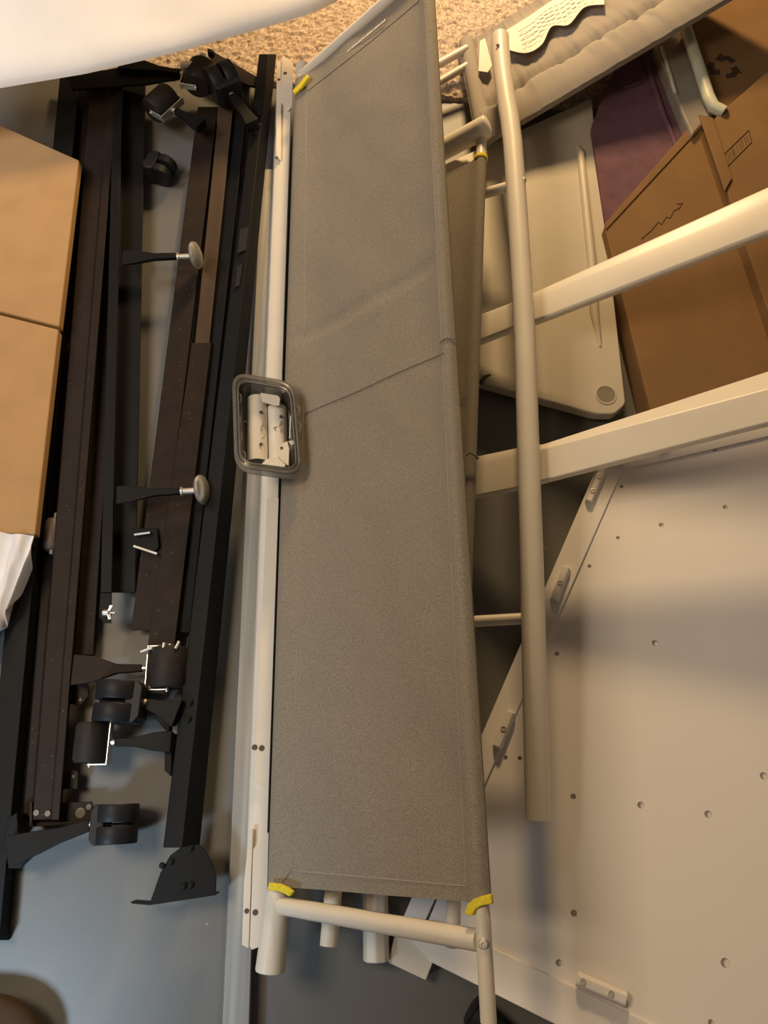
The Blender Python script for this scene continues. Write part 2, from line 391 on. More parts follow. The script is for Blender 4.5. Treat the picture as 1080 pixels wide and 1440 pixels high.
# dark cross straps at the top end
for pts, nm in ((((92, 108), (180, 92), (262, 96), (262, 108), (206, 118), (100, 126)), 'head_plate'),):
    obj(nm, MB().prism([W(x, y, .072) for x, y in pts], (0, 0, -.006)), 'black', r_glide, bevel=.002)
cb = thing('cross_strap', 'dark steel strap lying across the carpet at the far rail ends', 'strap', W(335, 115, .04))
obj('strap', MB().prism([W(x, y, .045) for x, y in ((291, 66), (303, 74), (362, 108), (366, 122), (350, 120), (300, 96))], (0, 0, -.006)), 'brown', cb, bevel=.001)
obj('bolt', MB().lathe([(.008, -.006), (.009, 0), (.007, .008), (.003, .011)], W(297, 76, .048), (0, 0, 1), 16), 'black', cb, smooth=True)

# loose caster on the floor
lc = thing('caster', 'loose black twin-wheel caster lying on the grey floor', 'caster', W(222, 236, 0))
k = mpp(222, 236, .03); c = W(224, 236, .032); X = Vector((.95, -.3, 0)).normalized(); Y = Vector((.3, .95, 0)).normalized(); Z = Vector((0, 0, 1)); r = .031
hd = MB(); hd.prism([c + X * r * a + Y * r * b - Z * .026 for a, b in ((-.95, -.5), (-.85, .45), (-.5, .85), (0, .8), (0, -.8), (-.6, -.9))], Z * .05)
obj('hood', hd, 'black_plastic', lc, bevel=.004, seg=3)
for s in (-1, 1):
    obj('wheel', MB().lathe([(r * .5, -.009), (r * .7, -.010), (r * .84, -.008), (r * .84, .008), (r * .7, .010), (r * .5, .009)], c + X * r * .25 + Y * s * .0145 - Z * .004, Y, 28), 'black_plastic', lc, smooth=True)
obj('stem', MB().tube([c - X * r * .9, c - X * r * 1.15], .004, 12), 'chrome', lc, smooth=True)

# aluminium bar
ab = MB().bar([prof(238, [(366, .004), (367, .026), (386, .026), (387, .004)]), prof(1460, [(311, .004), (312, .026), (350, .026), (352, .004)])], .003)
tag(obj('aluminium_bar', ab, 'alu', loc=W(345, 800, 0), bevel=.0015), 'long brushed aluminium bar on the floor beside the cream side rail', 'metal bar')

# ------------------------------------------------------------------ cream side rail with hooked plates
sr = thing('side_rail', 'cream steel side rail with bolted hook plates along the canvas guard', 'bed rail', W(380, 700, 0))
obj('angle_iron', MB().bar([prof(150, [(387, .012), (389, .05), (395, .056), (409, .056), (410, .03)]), prof(1300, [(342, .012), (344, .05), (354, .056), (372, .056), (373, .03)])], .003), 'cream', sr, bevel=.001)
def plate(pts, z, holes, t=.003):
    p = obj('hook_plate', MB().prism([W(x, y, z) for x, y in pts], (0, 0, -t)), 'cream', sr, bevel=.001)
    for x, y, a in holes:
        k = mpp(x, y, z); obj('bolt_hole', MB().lathe([(a * k, 0), (a * k, .0006)], W(x, y, z + .0002), (0, 0, 1), 14), 'hole', p)
plate(((396, 80), (399, 78), (412, 88), (411, 150), (405, 156), (395, 143)), .068, ((401, 103, 2.6),))
plate(((389, 86), (396, 88), (395, 225), (388, 222)), .062, ((392, 112, 2.2), (389, 222, 2.6)))
plate(((357, 1098), (378, 1112), (392, 700), (375, 700)), .066, ((358, 1051, 4), (368, 1052, 4)))
plate(((378, 1170), (356, 1194), (351, 1331), (354, 1336), (374, 1328)), .070, ((348, 1282, 0.1), (359, 1283, 4)))
plate(((351, 1165), (356, 1165), (350, 1334), (340, 1329), (343, 1240)), .064, ((347, 1281, 3.4),))
for x, y in ((397, 216), (384, 500)):
    pass

# ------------------------------------------------------------------ canvas guards
def guard(name, label, BL, BR, TL, TR, rl, rr, seam, wr=.002, fm='fabric', sag=.55):
    """BL.. world corners of the cover's mid-plane"""
    N = (BR - BL).cross(TL - BL).normalized()
    root = thing(name, label, 'bed guard', (((BL + TR) / 2).x, ((BL + TR) / 2).y, 0), 'canvas bed guards')
    us = [0, .008, .02, .035, .06, .1] + [.1 + .8 * k / 30 for k in range(1, 30)] + [.9, .94, .965, .98, .992, 1]
    nv = 120; mb = MB(); secs = []
    for j in range(nv + 1):
        v = j / nv; a = BL.lerp(TL, v); b = BR.lerp(TR, v); w_ = (b - a).length
        def hh(u):
            dl, dr = u * w_, (1 - u) * w_
            def tubeh(d, r):
                if d < r: return r * math.sqrt(max(0, 1 - ((r - d) / r) ** 2))
                return r * math.exp(-(d - r) / (r * 2.4))
            base = max(.75 * tubeh(dl, rl) if dl < dr else 0, tubeh(dr, rr) if dr <= dl else 0)
            return max(base, .0035 if .01 < u < .99 else base)
        top, bot = [], []
        for u in us:
            p = a.lerp(b, u); h = hh(u)
            n = noise.noise((u * 2.2, v * 9 + u * 2, 1)) * wr + noise.noise((u * 8 + v * 4, v * 22, 4)) * wr * .4
            endw = math.exp(-((1 - v) / .22) ** 2) + math.exp(-(v / .12) ** 2) * .5
            n += endw * wr * 1.1 * math.sin(4.2 * (v * 3.2 + 1.2 * u)) * u * (1 - u) * 4
            n -= sag * .01 * math.sin(math.pi * u) * math.sin(math.pi * min(1, v * 1.02))
            if seam is not None:
                d = (v - seam) * (TL - BL).length
                n -= .0045 * math.exp(-(d / .010) ** 2) * min(1, 8 * (1 - u)) if u < .93 else -.004 * math.exp(-((d) / .008) ** 2) * math.sin(u * 20)
            n *= min(1, max(0, (dl_ := u * w_) / rl - 1.2)) * min(1, max(0, (1 - u) * w_ / rr - 1.2))
            if .003 < u < .997: top.append(p + N * (h + n))
            else: top.append(p + N * h)
            bot.append(p - N * (h * .9 - (n if .003 < u < .997 else 0)))
        secs.append(top + bot[::-1][1:-1])
    mb.loft(secs)
    cov = obj('canvas_cover', mb, fm, root, smooth=True)
    return root, N, cov

BL = W(380, 1245, .09); TL = W(417, 122, .09); e = (TL - BL).normalized()
def perp(P, px, py):
    r = ray(px, py); return C0 + r * ((P - C0).dot(e) / r.dot(e))
BR = perp(BL, 690, 1270); TR = perp(TL, 608, -45)
g1, N1, cov1 = guard('bed_guard', 'large grey canvas bed guard on a cream tube frame, topmost, with yellow corner tabs', BL, BR, TL, TR, .0205, .0135, .585, wr=.0046)
ex = (BR - BL).normalized()
def gp_(px, py, off=.004): return on_plane(px, py, BL + N1 * off, N1)
# frame
pl0 = BL - e * .115 + ex * .006; pl1 = TL + e * .05 + ex * .018
obj('post', MB().tube([pl0, BL - e * .03 + ex * .015, BL + e * .03 + ex * .0195, TL - e * .02 + ex * .0195, pl1], [.0225, .0185, .0115, .0115, .016], 14), 'cream', g1, bevel=.002)
pr0 = BR - e * .130 - ex * .0125; pr1 = TR + e * .05 - ex * .0125
obj('post', MB().tube([pr0, pr0 + e * .003, BR - e * .02 - ex * .0125, BR + e * .02 - ex * .0135, TR - e * .02 - ex * .0135, pr1], [.007, .0098, .0098, .0085, .0085, .0098], 20), 'cream', g1, smooth=True)
obj('cross_tube', MB().tube([BL - e * .026 + ex * .022, BR - e * .042 - ex * .020], .0128, 24), 'cream', g1, smooth=True)
obj('cross_tube', MB().tube([TL + e * .016 + ex * .018, TR + e * .016 - ex * .016], .0135, 20), 'cream', g1, smooth=True)
bl = pr0 + e * .086 + N1 * .0085 + ex * .004
obj('bolt', MB().lathe([(.0055, -.002), (.0065, 0), (.005, .002), (.0022, .0022), (.002, .0005)], bl, (N1 + ex * .5), 18), 'zinc', g1, smooth=True)
# yellow corner tabs: bound edges of the cut-out corners
def tab(pts, off):
    o = obj('corner_tab', MB().prism([gp_(x, y, off) for x, y in pts], -N1 * .006), 'yellow', g1, bevel=.0012)
    o['label'] = 'bright yellow binding at the canvas corner'
tab(((378, 1241), (393, 1243), (404, 1248), (411, 1254), (406, 1261), (398, 1256), (389, 1253), (377, 1253)), .024)
tab(((690, 1257), (678, 1260), (666, 1264), (658, 1271), (654, 1280), (654, 1286), (663, 1288), (668, 1279), (676, 1274), (691, 1271)), .014)
tab(((411, 127), (420, 118), (431, 104), (434, 108), (424, 122), (414, 132)), .022)
# hems, seam and stitches follow the canvas surface
def on_cover(px, py, lift):
    p = gp_(px, py, .0); d = p - BL; u = d.dot(ex) / (BR - BL).length; v = d.dot(e) / (TL - BL).length
    return u, v, p
def stitch(name, pts, r, m, lift, n=40):
    P = []
    for (a, b) in zip(pts, pts[1:]):
        for k in range(n):
            t = k / n; P.append(gp_(lin(a[0], b[0], t), lin(a[1], b[1], t), 0.02))
    P.append(gp_(*pts[-1], 0.02)); bpy.context.view_layer.update()
    # drop the line on to the cover
    dg = bpy.context.evaluated_depsgraph_get(); ev = cov1.evaluated_get(dg); q = []
    off = LOC[g1.name]
    for p in P:
        r_ = (p - C0).normalized()
        ok, hit, nn, ix = ev.ray_cast(C0 - off, r_)
        if ok: q.append(hit + off + N1 * lift)
    if len(q) > 2: obj(name, MB().tube(q, r, 6), m, g1, smooth=True)
stitch('hem_stitching', ((431, 140), (427, 560), (410, 1224), (655, 1246), (622, 500), (598, 14)), .0006, 'thread', .0003)
stitch('hem_stitching', ((433, 128), (520, 60), (590, 1)), .0007, 'seam', .0003)
stitch('hem_stitching', ((410, 1224), (396, 1243)), .0006, 'seam', .0003)
stitch('centre_seam', ((430, 581), (500, 552), (560, 524), (624, 497)), .0011, 'seam', .0002)
stitch('seam_tuck', ((619, 482), (626, 476), (634, 476), (640, 482)), .0014, 'fabric', .001)
# small white print along the far hem
pm = MB()
for k in range(19):
    t = k / 18; x = lin(489, 537, t); y = lin(72, 32, t)
    a = gp_(x, y, .0105); hgt = .0048 if k % 3 else .006
    d1 = (gp_(537, 32, .0105) - gp_(489, 72, .0105)).normalized(); d2 = N1.cross(d1)
    for q in range(2 if k % 4 else 1): pm.box(a + d1 * .008 * q, d1 * .0014, d2 * hgt * (.5 if q else .42), N1 * .0003)
    pm.box(a + d1 * .004, d1 * .004, d2 * .0007, N1 * .0003)
pr = obj('printed_text', pm, 'white_print', g1)

# second guard, below and to the right
e2 = Vector((.073, .997, 0)).normalized()
BR2 = W(650, 1240, .2); TR2 = W(684, 222, .2); e2 = (TR2 - BR2).normalized()
ex2 = Vector((e2.y, -e2.x, 0)) * .86 + Vector((0, 0, .50)); ex2.normalize()
BL2 = BR2 - ex2 * .335; TL2 = TR2 - ex2 * .335
g2, N2, cov2 = guard('bed_guard', 'second grey canvas bed guard, mostly hidden beneath the topmost one', BL2, BR2, TL2, TR2, .012, .012, .57, wr=.0015)
obj('post', MB().rtube(BR2 - e2 * .085 - ex2 * .012, TR2 + e2 * .085 - ex2 * .012, .0105), 'cream', g2, smooth=True)
obj('post', MB().tube([BL2 - e2 * .11 + ex2 * .12, BL2 + e2 * .05 + ex2 * .12], .0135, 20), 'cream', g2, smooth=True)
hd = TR2 + e2 * .075 - ex2 * .008 + Vector((0, 0, .012))
obj('cross_tube', MB().rtube(hd - ex2 * .30 - e2*.06, hd + ex2 * .012, .0215), 'cream', g2, smooth=True)
bpy.context.view_layer.update()
o = obj('corner_tab', MB().lathe([(.0130, 0), (.0138, .002), (.0138, .008), (.013, .010)], TR2 - e2 * .002 - ex2 * .012, e2), 'yellow', g2, smooth=True); o['label'] = 'yellow binding at the canvas end'
P = [W(667, y, .2) for y in ()]
obj('seam_tuck', MB().tube([W(655, 640, .218), W(661, 636, .222), (W(668, 640, .218)), W(672, 645, .208)], .0022, 8), 'fabric', g2, smooth=True)

# third guard: gathered light grey sleeve, upper right
lowL = W(684, 205, .085); lowR = W(1100, -42, .22); upL = W(656, 60, .035); upR = W(872, -75, .12)
g3 = thing('bed_guard', 'light grey gathered sleeve guard with white care labels, at the upper right', 'bed guard', (*W(760, 120, 0).xy, 0), 'canvas bed guards')
def gathered():
    mb = MB(); n = 170; m = 26; rows = []
    nr = (lowR - lowL).cross(upL - lowL).normalized()
    if nr.z < 0: nr = -nr
    for i in range(n + 1):
        t = i / n; a = lowL.lerp(lowR, t); b = upL.lerp(upR, t); row = []
        for j in range(m + 1):
            s = j / m; p = a.lerp(b, s)
            fold = .006 * noise.noise((t * 26, s * 2.0, 0)) + .0025 * noise.noise((t * 70, s * 1.5, 5))
            gat = math.exp(-((s - .30) / .035) ** 2) * -.012 + math.exp(-((s - .93) / .05) ** 2) * -.008
            rollh = .022 * math.sqrt(max(0, 1 - ((s - .13) / .15) ** 2)) if abs(s - .13) < .15 else 0
            amp = .4 + 1.2 * math.exp(-((s - .27) / .12) ** 2) + .8 * math.exp(-((s - .95) / .08) ** 2)
            row.append(p + nr * (fold * amp + gat + rollh + .010 * math.sin(math.pi * s)))
        back = [a.lerp(b, j / 8) - nr * (.022 * math.sin(math.pi * (j / 8)) ** .5 + .002) for j in range(8, -1, -1)]
        rows.append(row + back)
    mb.loft(rows); return mb, nr
mb, N3 = gathered(); cov3 = obj('fabric_sleeve', mb, 'fabric3', g3, smooth=True)
obj('post', MB().tube([lowL + (lowL - upL) * .05 - (lowR - lowL).normalized() * .012, upL - (lowR - lowL).normalized() * .012 + (upL - lowL) * .02], .010, 16), 'cream', g3, smooth=True)
xx = (lowR - lowL).normalized()
obj('post_cover', MB().tube([lowL + (upL - lowL) * .04 + N3 * .004, upL + (lowL - upL) * .02 + N3 * .004], .019, 18), 'fabric3', g3, smooth=True)
obj('cross_tube', MB().tube([W(610, 94, .05), W(657, 68, .06)], .0095, 16), 'cream', g3, smooth=True)
obj('cross_tube', MB().tube([W(610, 120, .05), W(657, 92, .06)], .0085, 16), 'cream', g3, smooth=True)
obj('cross_tube', MB().tube([W(618, 213, .06), W(672, 192, .09)], .0150, 16), 'cream', g3, smooth=True)
o = obj('corner_tab', MB().lathe([(.0165, -.005), (.0172, 0), (.0165, .005)], W(657, 198, .081), W(672, 192, .09) - W(618, 213, .06)), 'yellow', g3, smooth=True)
# care labels: wavy white strips lying on the sleeve
nr0 = N3
def g3p(px, py, off): return on_plane(px, py, lowL + N3 * off, N3)
lab_top = [(690, 66), (706, 47), (726, 34), (745, 22), (765, 8), (790, -8), (812, -24), (846, -46)]
lab_bot = [(700, 62), (716, 70), (741, 74), (762, 62), (776, 37), (800, 34), (822, 10), (850, 6)]
def strip(top, bot, off):
    mb = MB(); rows = []
    def smp(L, t):
        f = t * (len(L) - 1); i = min(int(f), len(L) - 2); q = f - i
        g = lambda k: L[max(0, min(len(L) - 1, k))]
        return tuple(.5 * (2 * g(i)[c] + (g(i + 1)[c] - g(i - 1)[c]) * q + (2 * g(i - 1)[c] - 5 * g(i)[c] + 4 * g(i + 1)[c] - g(i + 2)[c]) * q * q + (3 * g(i)[c] - g(i - 1)[c] - 3 * g(i + 1)[c] + g(i + 2)[c]) * q ** 3) for c in (0, 1))
    for k in range(61):
        t = k / 60; a = smp(top, t); b = smp(bot, t); row = []
        for j in range(7):
            s = j / 6; x, y = lin(a[0], b[0], s), lin(a[1], b[1], s)
            row.append(g3p(x, y, off + .0015 * math.sin(t * 26) * (1 - s * .5) + .002 * noise.noise((t * 20, s * 3, 2))))
        rows.append(row + [p - N3 * .0012 for p in row[::-1]])
    return mb.loft(rows), smp
mb, smp = strip(lab_top, lab_bot, .030); cl = obj('care_label', mb, 'label', g3, smooth=True); cl['label'] = 'white printed care label gathered into the sleeve'
tm = MB()
for t0 in np.linspace(.30, .92, 15):
    a = smp(lab_top, t0); b = smp(lab_bot, t0)
    for s in np.linspace(.25, .72, 4):
        x, y = lin(a[0], b[0], s), lin(a[1], b[1], s)
        p = g3p(x, y, .0365); d1 = (g3p(x + 4, y - 2.4, .0365) - p).normalized(); d2 = N3.cross(d1)
        for q in range(3):
            tm.box(p + d1 * (q * .0036 - .004), d1 * random.uniform(.0009, .0014), d2 * .0011, N3 * .0003)
obj('label_print', tm, 'ink', cl)
mb = MB().prism([g3p(x, y, .028) for x, y in ((675, 58), (682, 54), (692, 92), (686, 102), (673, 100))], N3 * .001)
l2 = obj('care_label', mb, 'label', g3); l2['label'] = 'small white tag hanging at the sleeve end'

# ------------------------------------------------------------------ bed end frame with bent post
ef = thing('bed_end_frame', 'cream tubular bed end with one bent post and two wide rails rising to the right', 'bed frame', (*W(740, 600, 0).xy, 0))
pz = lambda y: .19 - (y - 50) / 1105 * .02
pts = [(703, 52), (704, 75), (707, 105), (712, 140), (717, 168), (721, 200), (724, 240), (730, 330), (738, 470), (748, 800), (757, 1154)]
P = [W(x, y, pz(y)) for x, y in pts]
post = obj('post', MB().tube([P[0] + (P[0] - P[1]).normalized() * .006] + P, [.013] + [.0195] * len(P), 24), 'cream', ef, smooth=True)
obj('bolt_hole', MB().lathe([(.004, 0), (.004, .001)], W(700, 64, pz(64) + .019), (0, -.1, 1), 12), 'hole', post)
for x, y in ((737, 253), (743, 426), (753, 629), (761, 865)):
    q = W(x, y, pz(y) + .010)
    obj('bolt', MB().lathe([(.004, -.003), (.0058, 0), (.005, .003), (.002, .004)], q, (.8, 0, .6), 16), 'zinc', ef, smooth=True)
def rail_sec(pts, z, dz):
    (a, b, c) = pts
    A_, B_, C_ = W(*a, z - dz), W(*b, z), W(*c, z - .004)
    d = Vector((0, 0, -.022))
    return [A_, B_, C_, C_ + d, A_ + d * .7]
r1 = MB().loft([rail_sec(s, z, dz) for s, z, dz in (
    (((640, 455), (640, 477), (640, 494)), .085, .004), (((730, 420), (730, 434), (730, 458)), .14, .004),
    (((760, 406), (760, 417), (760, 449)), .155, .004), (((1080, 262), (1080, 286), (1080, 326)), .32, .012), (((1150, 230), (1150, 257), (1150, 299)), .355, .012))])
obj('wide_rail', r1, 'cream', ef, bevel=.006, seg=4)
r2 = MB().loft([rail_sec(s, z, dz) for s, z, dz in (
    (((640, 648), (640, 663), (640, 703)), .085, .006), (((740, 627), (740, 640), (740, 683)), .145, .006),
    (((765, 624), (765, 631), (765, 675)), .16, .006), (((1080, 522), (1080, 547), (1080, 594)), .30, .032), (((1150, 499), (1150, 526), (1150, 576)), .345, .036))])
obj('wide_rail', r2, 'cream', ef, bevel=.0025, seg=3)
ends = [W(1150, 265, .35), W(1150, 536, .35)]; dd = (ends[0] - ends[1]).normalized()
obj('post', MB().tube([ends[1] - dd * .05, ends[0] + dd * .08], .0195, 24), 'cream', ef, smooth=True)
obj('rod', MB().tube([W(640, 284, .13), W(724, 260, .175)], .0105, 16), 'cream', ef, smooth=True)
obj('rod', MB().tube([W(630, 876, .13), W(750, 869, .165)], .0095, 16), 'cream', ef, smooth=True)

# ------------------------------------------------------------------ things below the guards at the lower edge
sp = thing('bed_post', 'cream post stub and folded rail end poking out under the guard at the bottom', 'bed post', (*W(540, 1330, 0).xy, 0))
obj('post', MB().tube([W(529, 1352, .03), W(527, 1180, .03)], .021, 8), 'cream', sp, bevel=.003)
q = [(546, 1354), (556, 1312), (585, 1304), (609, 1354), (599, 1379)]
obj('rail_end', MB().prism([W(x, y, .028) for x, y in q], (0, 0, -.024)), 'cream', sp, bevel=.002)
cap = thing('rubber_cap', 'black round rubber cap lying on the dark floor at the bottom edge', 'cap', (*W(676, 1432, 0).xy, 0))
obj('body', MB().lathe([(.010, 0), (.0195, .001), (.021, .004), (.021, .07)], W(664, 1420, .027), W(700, 1450, .027) - W(664, 1420, .027), 28), 'black_plastic', cap, smooth=True)
obj('ring', MB().lathe([(.0195, -.001), (.022, 0), (.022, .002), (.0195, .003)], W(663, 1419, .027), W(700, 1450, .027) - W(664, 1420, .027), 28), 'black_plastic', cap, smooth=True)

# ------------------------------------------------------------------ perforated board
PB = [W(883, 640, .035), W(588, 1316, .035), W(1080, 1530, .16)]
NB = (PB[1] - PB[0]).cross(PB[2] - PB[0]).normalized()
if NB.z < 0: NB = -NB
def bp(px, py, off=0): return on_plane(px, py, PB[0] + NB * off, NB)
bd = thing('perforated_board', 'large white laminate panel with drilled holes, edge strips and corner blocks', 'panel', (*W(850, 950, 0).xy, 0))
outer = [(872, 655), (1180, 585), (1240, 1600), (1090, 1530), (600, 1300)]
holes = [(1005, 632, 3.4), (930, 738, 3.6), (1020, 713, 3.5), (874, 684, 2.6), (869, 756, 2.6), (811, 799, 2.6), (829, 796, 2.8), (783, 919, 3.2), (921, 904, 4.2),
         (901, 1132, 4.6), (996, 1145, 5.2), (1074, 1091, 5.2), (806, 1120, 3.8), (711, 1065, 3), (731, 1066, 3), (807, 1284, 4.4), (786, 1354, 4.6), (1020, 1354, 6.2), (1000, 1438, 4)]
def board():
    loops = [[bp(x, y) for x, y in outer]]; hl = []
    for x, y, r in holes:
        c = bp(x, y); rr = r * mpp(x, y, c.z); u = (PB[0] - PB[1]).normalized(); v = NB.cross(u)
        loops.append([c + (u * math.cos(a) + v * math.sin(a)) * rr for a in np.linspace(0, 2 * math.pi, 16, endpoint=False)])
    flat = [p for l in loops for p in l]; uu = (PB[0] - PB[1]).normalized(); vv_ = NB.cross(uu)
    tris = geometry.tessellate_polygon([[Vector(((p - PB[0]).dot(uu), (p - PB[0]).dot(vv_), 0)) for p in l] for l in loops])
    mb = MB(); vv = [mb.bm.verts.new(p) for p in flat]
    for t in tris:
        try: mb.bm.faces.new([vv[i] for i in t])
        except ValueError: pass
    i = 0; T = -NB * .010
    for l in loops:
        n = len(l); top = vv[i:i + n]; low = [mb.bm.verts.new(p + T) for p in l]; i += n
        for k in range(n): mb.bm.faces.new((top[k], top[(k + 1) % n], low[(k + 1) % n], low[k]))
    mb.bm.faces.new([mb.bm.verts.new(bp(x, y) + T) for x, y in outer])
    return mb
obj('panel', board(), 'board', bd)
# rim boards
def rim(pts, off, t): obj('edge_strip', MB().prism([bp(x, y, off) for x, y in pts], -NB * t), 'board', bd, bevel=.001)
rim(((840, 655), (897, 640), (880, 650), (593, 1306), (560, 1306)), .004, .030)
rim(((560, 1300), (610, 1296), (694, 1334), (911, 1438), (1160, 1560), (1160, 1640), (780, 1440), (604, 1352)), .005, .030)
rim(((846, 658), (1180, 575), (1180, 590), (880, 660)), .004, .030)
def block(c0, c1, wd, hh, hl):
    A_, B_ = bp(*c0, .004), bp(*c1, .004); d = (B_ - A_); L = d.length; d.normalize(); s = NB.cross(d)
    b = obj('corner_block', MB().prism([A_ - s * wd, A_ + s * wd, A_ + s * wd * .6 + NB * hh, A_ - s * wd * .6 + NB * hh], d * L), 'board', bd, bevel=.002)
    for t in hl:
        obj('screw', MB().lathe([(.0045, 0), (.005, .0012), (.0036, .0014), (.0034, .0004), (.001, .0004)], A_ + d * L * t + NB * (hh), NB, 16), 'zinc', b, smooth=True)
block((848, 660), (828, 708), .009, .012, (.3, .72))
block((797, 800), (779, 846), .009, .012, (.5,))
block((719, 1002), (699, 1052), .009, .012, (.5,))
block((811, 1376), (881, 1406), .011, .014, (.12, .68))

# ------------------------------------------------------------------ cream plastic lid leaning flat
ld = thing('table_leaf', 'cream moulded plastic table leaf with a ribbed edge and a round hole', 'panel', (*W(770, 380, 0).xy, 0))
zt = .045
def rounded(pts, rad, n=5):
    out = []
    for i, p in enumerate(pts):
        a = pts[i - 1]; b = pts[(i + 1) % len(pts)]; p, a, b = Vector(p), Vector(a), Vector(b)
        p0 = p + (a - p).normalized() * rad; p1 = p + (b - p).normalized() * rad
        for k in range(n + 1):
            t = k / n; out.append(p0 * (1 - t) ** 2 + p * 2 * t * (1 - t) + p1 * t * t)
    return out
corn = [W(622, 232, zt), W(832, 138, zt), W(880, 568, zt), W(864, 582, zt), W(838, 582, zt), W(640, 528, zt)]
corn = rounded(corn, .009)
pan = MB().prism(corn, (0, 0, -.026)); obj('leaf', pan, 'cream2', ld, bevel=.006, seg=4)
# raised rib near the right edge, recessed round hole
obj('rib', MB().tube([W(812, 207, zt), W(816, 215, zt + .001), W(832, 368, zt + .001), W(836, 440, zt + .001), W(844, 488, zt - .002)], [.006, .009, .010, .010, .004], 12), 'cream2', ld, smooth=True)
c = W(852, 555, zt)
obj('hole_rim', MB().lathe([(.022, -.001), (.0215, .0015), (.0185, .0015), (.018, -.001)], c, (0, 0, 1), 28), 'cream2', ld, smooth=True)
h_ = obj('hole', MB().lathe([(.0182, -.0005), (.0182, .0008)], c, (0, 0, 1), 28), 'recess', ld)
obj('edge_latch', MB().tube([W(676, 540, .05), W(682, 530, .055), (W(690, 527, .055))], [.005, .004, .002], 8), 'hole', ld, smooth=True)

# ------------------------------------------------------------------ cartons
def carton(name, label, quad, z, zb=0, m='carton'):
    c = sum((W(x, y, z) for x, y in quad), Vector()) / len(quad)
    root = thing(name, label, 'box', (c.x, c.y, zb), 'cardboard cartons')
    top = [W(x, y, z) for x, y in quad]
    low = [Vector((p.x, p.y, zb)) for p in top]
    obj('body', MB().loft([top, low]), m, root, bevel=.003)
    return root, top
zc = .082
b1, t1 = carton('cardboard_box', 'flat brown cardboard carton at the left edge, the upper one of two', [(-120, 122), (111, 225), (83, 459), (-120, 408)], zc, .060)
b2, t2 = carton('cardboard_box', 'flat brown cardboard carton at the left edge, the lower one above the white cloth', [(-120, 412), (82, 463), (49, 752), (-120, 742)], zc, .060)
# ---- right-hand cartons
Tq = [(850, 318), (983, 168), (1113, 555), (925, 618)]
b3, t3 = carton('cardboard_box', 'large brown carton with faint handwriting, leaning edge toward the cream panel', Tq, .07, m='carton_shaded')
hw = MB()
pts = [W(x, y, .0705) for x, y in ((902, 336), (915, 325), (921, 318), (926, 312), (930, 316), (937, 305), (942, 307), (948, 296), (955, 293), (960, 286), (952, 287))]
hw.tube(pts, .0008, 6); obj('handwriting', hw, 'carton_ink', b3, smooth=True)
fl_ = MB().prism([W(850, 315, .073), W(986, 160, .073), W(992, 172, .073), W(853, 322, .073)], (0, 0, -.004)); obj('flap_edge', fl_, 'carton_shaded', b3, bevel=.001)
b4, t4 = carton('cardboard_box', 'brown carton with a small printed barcode box, right of the handwritten carton', [(992, 178), (1092, 88), (1230, 300), (1118, 548)], .10, m='carton_shaded')
obj('tape_fold', MB().prism([W(x, y, .105) for x, y in ((983, 160), (1003, 165), (1030, 250), (1020, 268))], (0, 0, -.006)), 'carton_shaded', b4, bevel=.002)
br = MB(); L_ = [(1018, 217), (1053, 183), (1057, 200), (1023, 234)]
Q = [W(x, y, .1005) for x, y in L_]
for a, b in zip(Q, Q[1:] + Q[:1]): br.tube([a, b], .0009, 6)
for t in (.12, .2, .3, .36, .48, .6, .68, .8, .88):
    br.tube([Q[0].lerp(Q[1], t).lerp(Q[3].lerp(Q[2], t), .2), Q[0].lerp(Q[1], t).lerp(Q[3].lerp(Q[2], t), .8)], .0006 + .0005 * (int(t * 50) % 2), 4)
obj('barcode_box', br, 'carton_ink', b4)
b5, t5 = carton('cardboard_box', 'brown carton with a recycling symbol, in the upper right corner', [(962, 42), (1060, -40), (1200, 60), (1012, 166)], .08, m='carton_shaded')
rc = MB(); c = W(1018, 94, .0805); ux = (W(1034, 82, .0805) - W(1002, 106, .0805)).normalized(); uy = Vector((-ux.y, ux.x, 0)); R = .036
for k in range(3):
    a0 = math.radians(120 * k + 90)
    def pt(r, a): return c + (ux * math.cos(a) + uy * math.sin(a)) * r
    a = [pt(R * .62, a0 + .35), pt(R, a0 + .35), pt(R * 1.08, a0 + .9), pt(R, a0 + 1.35), pt(R * 1.25, a0 + 1.38), pt(R * .82, a0 + 1.95), pt(R * .38, a0 + 1.42), pt(R * .60, a0 + 1.36), pt(R * .66, a0 + .9)]
    rc.prism(a, (0, 0, .0005))
obj('recycling_symbol', rc, 'carton_ink', b5)

# purple fabric box
pu = thing('fabric_box', 'mauve fabric storage box with a piped seam, behind the handwritten carton', 'storage box', (*W(900, 200, 0).xy, 0))
zq = .055
q = rounded([W(x, y, zq) for x, y in ((831, 178), (872, 78), (926, 62), (978, 214), (854, 330))], .02)
obj('body', MB().prism(q, (0, 0, -.054)), 'purple', pu, bevel=.012, seg=4)
obj('piping', MB().tube([W(903, 72, zq), W(912, 100, zq + .002), W(932, 158, zq + .002), W(953, 212, zq)], .006, 10), 'purple', pu, smooth=True)
obj('piping', MB().tube([W(876, 122, zq), W(888, 121, zq + .002), W(900, 116, zq + .002), W(905, 110, zq)], .004, 10), 'purple', pu, smooth=True)

